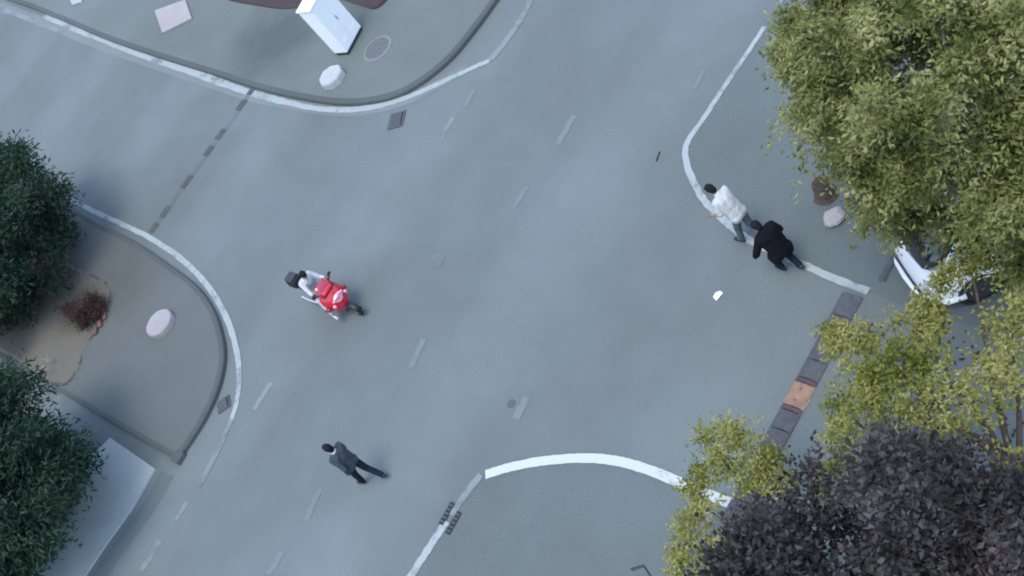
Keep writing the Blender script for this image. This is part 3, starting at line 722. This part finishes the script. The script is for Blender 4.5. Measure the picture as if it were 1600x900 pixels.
# ------------------------------------------------------------------ white car
fl = at(1476, 474, 0.3); ch_ = R(180 - 18)
car = empty('parked_car', (0, 0, 0.008), ch_)
CL, CWd = 4.0, 1.70                      # car frame: x forward (front at 0), y left, z up
fv = Vector((math.cos(ch_), math.sin(ch_), 0)); lv = Vector((-fv.y, fv.x, 0))
org = fl + fv * 0.22 - lv * (CWd / 2 - .10); car.location = (org.x, org.y, 0.008)
def sect(x, hw, zb, zt, r=.16):
    ring = []
    pts = [(-hw + r * .4, zb), (-hw, zb + r * .6), (-hw - .02, (zb + zt) * .52), (-hw + .01, zt - r * .7), (-hw + r * .8, zt - .03), (-hw * .5, zt), (0, zt + .012)]
    full = pts + [(-y, z) for y, z in reversed(pts[:-1])]
    return [Vector((x, y, z)) for y, z in full]
st = [(-.0, .40, .30, .58), (-.05, .60, .24, .70), (-.16, .76, .20, .82), (-.42, .83, .20, .95), (-.8, .84, .20, 1.02), (-2.0, .84, .20, 1.04), (-3.0, .84, .22, 1.04), (-3.6, .82, .24, 1.04), (-3.92, .78, .28, 1.0), (-4.0, .72, .34, .9)]
m = MB(); m.loft([sect(*s) for s in st]); m.build('body', M['carwhite'], car, subd=2)
def cab_sect(x, hw, zt, z0=1.0): return [Vector((x, y, z)) for y, z in ((-hw - .10, z0), (-hw, zt - .06), (-hw + .10, zt), (0, zt + .02), (hw - .10, zt), (hw, zt - .06), (hw + .10, z0))]
m = MB(); m.loft([cab_sect(-.13, .42, .90, .78), cab_sect(-.36, .60, 1.20, .93), cab_sect(-.95, .64, 1.70), cab_sect(-2.4, .64, 1.80), cab_sect(-3.3, .63, 1.78), cab_sect(-3.7, .63, 1.5), cab_sect(-3.85, .62, 1.1, 1.0)]); m.build('window', M['glass'], car, subd=1)
m = MB(); m.loft([[Vector((x, y, z)) for y, z in ((-hw, zt - .02), (-hw * .5, zt + .03), (0, zt + .038), (hw * .5, zt + .03), (hw, zt - .02), (hw * .5, zt - .04), (-hw * .5, zt - .04))] for x, hw, zt in ((-.98, .58, 1.72), (-1.2, .63, 1.79), (-2.4, .64, 1.83), (-3.3, .63, 1.81), (-3.55, .56, 1.70))]); m.build('roof', M['carwhite'], car, subd=1)
for s in (-1, 1):
    for (x0, z0, x1, z1) in ((-.20, .92, -1.02, 1.72), (-1.5, 1.02, -1.5, 1.78), (-2.6, 1.02, -2.6, 1.80), (-3.82, 1.04, -3.5, 1.72)):
        m = MB(); m.tube([(x0, s * .745, z0), ((x0 + x1) / 2, s * .705, (z0 + z1) / 2 + .02), (x1, s * .60, z1 + .01)], .035, 8); m.build('pillar', M['carwhite'], car, smooth=True)
    m = MB(); m.ell((-.15, s * .62, .70), (.13, .15, .09), 16, 10, Matrix.Rotation(s * -.5, 3, 'Z')); m.build('headlight', M['lamp'], car, smooth=True)
    m = MB(); m.ell((-.62, s * .98, 1.12), (.09, .11, .075), 12, 8); m.build('wing_mirror', M['carwhite'], car, smooth=True)
    for x in (-.80, -3.25):
        a = MB(); a.lathe([(.36, -.03), (.375, .03), (.30, .04), (.29, -.02)], 24, 'Y', (x, s * .815, .32)); a.build('wheel_arch', M['black'], car)
        wheel(x, .31, .20, car, s * .75, 'dark')
m = MB(); m.box((-.0, 0, .40), (.06, 1.0, .10)); m.build('grille', M['black'], car, bevel=.02)
m = MB(); m.tube([(-.55, -.86, .36), (-.28, -.80, .36), (-.08, -.60, .36), (.03, -.32, .36), (.05, 0, .36), (.03, .32, .36), (-.08, .60, .36), (-.28, .80, .36), (-.55, .86, .36)], .055, 10); m.build('bumper', M['carwhite'], car, smooth=True)
tag(car, 'white car parked under the olive green tree with its front corner showing', 'car')

# ------------------------------------------------------------------ trees
def inpoly(x, y, poly):
    c = False; j = len(poly) - 1
    for i in range(len(poly)):
        if (poly[i][1] > y) != (poly[j][1] > y) and x < (poly[j][0] - poly[i][0]) * (y - poly[i][1]) / (poly[j][1] - poly[i][1]) + poly[i][0]: c = not c
        j = i
    return c

def leaves(vs, fs, c, rad, nspray, nleaf, size, droop, r, slim=0.5, up=0.25):
    """sprays of leaves through a clump"""
    for _ in range(nspray):
        d = Vector((r.gauss(0, 1), r.gauss(0, 1), r.gauss(0, 1) + up)).normalized()
        p0 = c + d * rad * r.uniform(.05, .55); L = rad * r.uniform(.5, 1.0)
        dd = (d + Vector((r.gauss(0, .4), r.gauss(0, .4), r.gauss(0, .3)))).normalized()
        for k in range(nleaf):
            t = (k + r.random()) / nleaf
            p = p0 + dd * L * t - Vector((0, 0, droop * L * t * t)) + Vector((r.gauss(0, 1), r.gauss(0, 1), r.gauss(0, 1))) * size * .8
            a = (dd * r.uniform(.2, 1) + Vector((r.gauss(0, .8), r.gauss(0, .8), r.gauss(0, .5) - droop * .6))).normalized()
            nrm = Vector((r.gauss(0, .6), r.gauss(0, .6), 1)); b = a.cross(nrm)
            if b.length < .05: continue
            b.normalize(); s = size * r.uniform(.6, 1.35); q = len(vs); fold = a.cross(b) * s * .12
            vs += [p, p + a * s * .5 + b * s * slim * .5 + fold, p + a * s, p + a * s * .5 - b * s * slim * .5 + fold]
            fs.append((q, q + 1, q + 2, q + 3))

def limb(m, a, b, ra, rb, r, n=6, wob=.06, seg=6):
    L = (b - a).length; pts = []; 
    for i in range(seg + 1):
        t = i / seg; pts.append(a.lerp(b, t) + Vector((r.gauss(0, wob), r.gauss(0, wob), r.gauss(0, wob) + .25 * math.sin(t * math.pi))) * L * .25 * (0 if i in (0,) else 1))
    m.tube(pts, [ra + (rb - ra) * i / seg for i in range(seg + 1)], n); return pts

def tree(name, label, base, trunk_top, trunk_r, clumps, mat, bark, nlimb, nspray, nleaf, size, droop, seed, cat='tree', group=None, slim=.5, up=.25, bz=0.0):
    """clumps: list of (centre, radius) in world metres"""
    r = random.Random(seed); o = empty(name, (base.x, base.y, bz)); off = Vector((base.x, base.y, bz))
    cl = [(c - off, q) for c, q in clumps]; tt = trunk_top - off
    m = MB(); pts = []
    for i in range(9):
        t = i / 8; pts.append(tt * t + Vector((r.gauss(0, .02), r.gauss(0, .02), 0)) * (1 if i else 0))
    m.tube([Vector((0, 0, -.02)), Vector((0, 0, .05))] + pts[1:], [trunk_r * 1.7, trunk_r * 1.3] + [trunk_r * (1.1 - .5 * i / 8) for i in range(1, 9)], 12); m.build('trunk', bark, o, smooth=True)
    # limb ends: farthest-point sampling
    cs = [c for c, _ in cl]; ends = [max(cs, key=lambda c: (c - tt).length)]
    while len(ends) < min(nlimb, len(cs)): ends.append(max(cs, key=lambda c: min((c - e).length for e in ends)))
    grp = [[] for _ in ends]
    for c, q in cl:
        i = min(range(len(ends)), key=lambda k: (c - ends[k]).length); grp[i].append((c, q))
    for e, gset in zip(ends, grp):
        cen = sum((c for c, _ in gset), Vector()) / len(gset)
        m = MB(); start = pts[r.choice((5, 6, 7, 8))]
        lp = limb(m, start, cen.lerp(e, .4), trunk_r * .5, trunk_r * .16, r)
        for c, q in gset:
            s0 = min(lp[2:], key=lambda p: (p - c).length); limb(m, s0, c, trunk_r * .15, trunk_r * .05, r, 4, .05, 3)
        br = m.build('branch', bark, o, smooth=True)
        vs, fs = [], []
        for c, q in gset: leaves(vs, fs, c, q, nspray, nleaf, size, droop, r, slim, up)
        me = bpy.data.meshes.new('foliage'); me.from_pydata([tuple(v) for v in vs], [], fs); me.update()
        tag(link('foliage', me, mat, br), kind='stuff')
    return tag(o, label, cat, group)

def dome(C, Rd, n, poly, r, rad, shell=.55, zmin=.4, sep=.42):
    """clump centres in an ellipsoid, kept where the crown really is (its outline polygon)"""
    out = []; tries = 0
    while len(out) < n and tries < 60000:
        tries += 1
        d = Vector((r.gauss(0, 1), r.gauss(0, 1), r.gauss(0, 1))).normalized(); k = shell + (1 - shell) * r.random() ** .6
        p = C + Vector((d.x * Rd[0], d.y * Rd[1], d.z * Rd[2])) * k
        if p.z < zmin: continue
        x, y = proj(p)
        if poly and not inpoly(x, y, poly): continue
        q = rad * r.uniform(.75, 1.3)
        if any((p - c).length < q * sep for c, _ in out): continue
        out.append((p, q))
    return out

r_ = random.Random(11)
# olive green tree, upper right
poly = [(1220, -300), (1226, 20), (1222, 90), (1250, 140), (1240, 200), (1275, 228), (1322, 255), (1340, 300), (1372, 345), (1400, 355), (1425, 325), (1470, 300), (1525, 312), (1545, 345), (1600, 385), (1900, 420), (1950, -300)]
poly = [(x + 9, y - 4) for x, y in poly]
C = at(1480, 110, 4.3); cl = dome(C, (3.0, 3.0, 2.0), 135, poly, r_, .50, .50, 1.5, sep=.86)
for x, y, z in ((1560, 372, 2.6), (1590, 395, 2.7), (1598, 355, 2.8), (1590, 420, 2.4), (1448, 345, 2.6), (1490, 350, 2.6), (1535, 365, 2.5), (1405, 345, 2.5)): cl.append((at(x, y, z), .30))
tree('olive_tree', 'large olive green tree with dense pale crown in the upper right corner', at(1585, 420), at(1530, 260, 2.6), .17, cl, M['olive'], M['bark'], 11, 46, 22, .09, .6, 3, cat='tree', slim=.42)
# overhanging pale spray above the car belongs to the yellow tree
ycl = []
for (x, y, z, q) in [(1335, 520, 3.0, .20), (1312, 545, 2.9, .15), (1368, 590, 3.3, .34), (1400, 560, 3.4, .34), (1425, 515, 3.3, .28), (1450, 545, 3.4, .30), (1410, 615, 3.5, .36), (1372, 632, 3.3, .3), (1330, 640, 3.2, .26), (1438, 492, 3.0, .2), (1455, 478, 2.9, .14),
        (1480, 600, 3.6, .3), (1500, 635, 3.6, .34), (1530, 610, 3.6, .3), (1560, 600, 3.6, .3), (1590, 585, 3.6, .3), (1545, 575, 3.5, .22), (1490, 668, 3.5, .24), (1470, 432, 2.6, .15), (1492, 424, 2.6, .17), (1515, 415, 2.6, .17), (1540, 407, 2.6, .17), (1565, 505, 3.2, .26), (1590, 480, 3.2, .3), (1580, 525, 3.3, .22), (1620, 500, 3.3, .3), (1640, 600, 3.5, .35), (1440, 650, 3.4, .28), (1300, 518, 2.9, .12), (1575, 720, 3.0, .2), (1595, 750, 3.0, .2), (1350, 600, 3.2, .25)]:
    ycl.append((at(x, y, z), q * (1.5 if x < 1465 else 1.3)))
    if x < 1465: ycl.append((at(x + r_.uniform(-22, 22), y + r_.uniform(-16, 20), z - .25), q * .85))
tree('yellow_green_tree', 'sparse yellow green tree whose branches hang over the speed bump and the car', at(1720, 860), at(1560, 700, 2.7), .09, ycl, M['yellow'], M['bark'], 8, 17, 15, .07, .5, 5)
ycl = []
for (x, y, z, q) in [(1110, 690, 2.4, .26), (1140, 680, 2.5, .26), (1165, 700, 2.5, .25), (1128, 722, 2.5, .24), (1190, 725, 2.6, .25), (1165, 745, 2.5, .26), (1100, 745, 2.3, .2), (1105, 800, 2.3, .24), (1085, 770, 2.2, .18), (1085, 830, 2.2, .24), (1070, 870, 2.1, .24), (1100, 880, 2.2, .26), (1060, 905, 2.0, .26), (1130, 850, 2.3, .2), (1205, 705, 2.5, .2), (1310, 720, 2.3, .25), (1300, 760, 2.3, .22), (1320, 690, 2.5, .24), (1210, 760, 2.4, .2)]:
    ycl.append((at(x, y, z), q * 1.4)); ycl.append((at(x + r_.uniform(-18, 18), y + r_.uniform(-14, 14), z - .2), q * .8))
tree('yellow_green_tree', 'small yellow green tree peeping out left of the purple tree', at(1290, 960), at(1220, 850, 2.0), .07, ycl, M['yellow'], M['bark'], 6, 15, 13, .068, .5, 6)
# purple leaved tree, lower right, nearest the camera
poly = [(1100, 1200), (1128, 850), (1150, 800), (1160, 770), (1205, 795), (1238, 752), (1262, 790), (1290, 790), (1318, 735), (1345, 680), (1400, 668), (1450, 690), (1480, 730), (1520, 745), (1560, 735), (1610, 770), (1900, 800), (1900, 1200)]
poly = [(x + 20, y + 26) for x, y in poly]
C = at(1420, 880, 4.6); cl = dome(C, (2.35, 2.3, 1.8), 110, poly, r_, .42, .5, 2.2, sep=.6)
tree('purple_leaved_tree', 'dark purple leaved tree filling the lower right corner', at(1560, 1120), at(1480, 980, 3.0), .13, cl, M['purple'], M['bark_dark'], 9, 36, 17, .082, .3, 8, slim=.6)
# two dark evergreens on the left
def evergreen(label, base_px, poly, C, Rd, n, seed):
    cl = dome(C, Rd, n, poly, random.Random(seed), .44, .55, .35)
    tree('evergreen_tree', label, at(*base_px, KZ), Vector((C.x, C.y, C.z + Rd[2] * .4)), .13, cl, M['evergreen'], M['bark_dark'], 9, 22, 18, .17, .55, seed, group='dark evergreens on the left', slim=.28, bz=KZ)
evergreen('upper of two dark evergreens on the left, its crown touching the curved white line', (40, 500),
          [(-500, 60), (-10, 196), (12, 225), (35, 232), (60, 268), (90, 265), (118, 300), (136, 328), (126, 360), (120, 400), (104, 440), (70, 470), (30, 500), (-20, 525), (-600, 520)], at(-60, 385, 2.3), (3.2, 3.0, 2.2), 170, 21)
evergreen('lower of two dark evergreens on the left, its crown hanging over the pale path', (30, 860),
          [(-500, 480), (-10, 590), (30, 596), (52, 644), (80, 672), (98, 706), (116, 724), (104, 752), (80, 775), (62, 800), (55, 850), (36, 880), (30, 1000), (-500, 1000)], at(-30, 760, 2.4), (2.5, 2.7, 2.1), 150, 22)
# shrubs in and around the bed
def shrub(name, label, spots, mat, size, seed, nspray=10, nleaf=9, base=None):
    cl = [(at(x, y, z), q) for x, y, z, q in spots]; b = at(*base, KZ)
    return tree(name, label, b, b + Vector((0, 0, .18)), .02, cl, mat, M['bark_dark'], 3, nspray, nleaf, size, .2, seed, cat='shrub', bz=KZ)
shrub('brown_shrub', 'low dark brown withered shrub at the corner of the soil bed', [(135, 478, .4, .26), (152, 472, .35, .22), (148, 490, .35, .2), (120, 488, .35, .26), (128, 503, .3, .2), (106, 482, .35, .22), (140, 484, .3, .28), (156, 484, .3, .22), (126, 494, .5, .30), (142, 470, .5, .28), (116, 478, .45, .28), (132, 486, .6, .3)], M['deadleaf'], .06, 31, 34, 14, base=(140, 495))
shrub('pale_shrub', 'small pale leaved shrub at the edge of the lower evergreen', [(62, 580, .45, .18), (75, 600, .4, .16), (80, 622, .4, .18), (98, 655, .35, .16), (70, 565, .4, .12)], M['paleleaf'], .05, 32, 6, 8, base=(80, 612))
shrub('pale_shrub', 'tiny pale shrub between the lower evergreen and the kerb corner', [(132, 665, .3, .14), (142, 676, .3, .12)], M['paleleaf'], .05, 33, 7, 8, base=(140, 676))
# dark stump and pale rock at the left foot of the olive tree's crown
g = at(1292, 306); sp_ = empty('tree_stump', (g.x, g.y, .004))
rings = [[Vector((rr * (1 + .12 * math.sin(3 * t + z_)) * math.cos(t), rr * (1 + .1 * math.cos(2 * t)) * math.sin(t), z_)) for t in [2 * math.pi * k / 14 for k in range(14)]] for rr, z_ in ((.24, 0), (.19, .08), (.16, .3), (.155, .42))]
m = MB(); m.loft(rings); m.build('trunk', M['bark'], sp_, smooth=False)
m = MB(); m.lathe([(.13, .42), (.13, .428), (.05, .43)], 14); m.build('cut_face', M['deadleaf'], sp_)
tag(sp_, 'short brown tree stump at the left edge of the olive tree crown', 'stump')
g = at(1306, 342); m = MB(); m.ell((0, 0, .08), (.24, .17, .13), 10, 7); rk = m.build('rock', M['pale_block'])
for v in rk.data.vertices: v.co *= 1 + .25 * noise.noise(v.co * 6 + Vector((4, 2, 1)))
rk.location = (g.x, g.y, .01); tag(rk, 'pale rough rock on the ground below the brown stump', 'rock')
# bare twig reaching in at the bottom edge: tip of a thin dark pole with a bent arm
g = at(1040, 935); pole = empty('thin_pole', (g.x, g.y, .004))
tp = at(1006, 884, 1.5) - g; te = at(987, 890, 1.45) - g
m = MB(); m.tube([(0, 0, 0), tp * .5, tp], .014, 8); m.build('post', M['dark'], pole)
m = MB(); m.tube([tp, te], [.02, .026], 8); m.build('arm', M['dark'], pole)
tag(pole, 'thin dark pole with a short bent arm at the bottom edge', 'pole')

vs, fs = [], []
for _ in range(260):
    p = at(r_.uniform(1350, 1600), r_.uniform(500, 780)); q = len(vs); a = r_.uniform(0, 6.28); L = r_.uniform(.03, .06)
    u = Vector((math.cos(a), math.sin(a), .1)) * L; v_ = Vector((-math.sin(a), math.cos(a), .2)) * L * .5; p = Vector((p.x, p.y, .014))
    vs += [p - u, p + v_, p + u, p - v_ + Vector((0, 0, L * .2))]; fs.append((q, q + 1, q + 2, q + 3))
me = bpy.data.meshes.new('fallen_leaves'); me.from_pydata([tuple(v) for v in vs], [], fs)
tag(link('fallen_leaves', me, M['deadleaf']), kind='stuff')

vs, fs = [], []
for _ in range(420):
    p0 = rnd.choice(sb); a = rnd.uniform(0, 6.28); k = abs(rnd.gauss(0, .22)); p = Vector((p0.x + math.cos(a) * k, p0.y + math.sin(a) * k, KZ + .004)); r0_ = rnd.uniform(.008, .035); q = len(vs)
    for t in range(5): vs.append(p + Vector((math.cos(t * 1.257 + a) * r0_ * rnd.uniform(.7, 1.3), math.sin(t * 1.257 + a) * r0_ * rnd.uniform(.7, 1.3), 0)))
    vs.append(p + Vector((0, 0, r0_ * .7)))
    fs += [(q + t, q + (t + 1) % 5, q + 5) for t in range(5)]
me = bpy.data.meshes.new('earth_clods'); me.from_pydata([tuple(v) for v in vs], [], fs)
tag(link('earth_clods', me, M['soil']), kind='stuff')
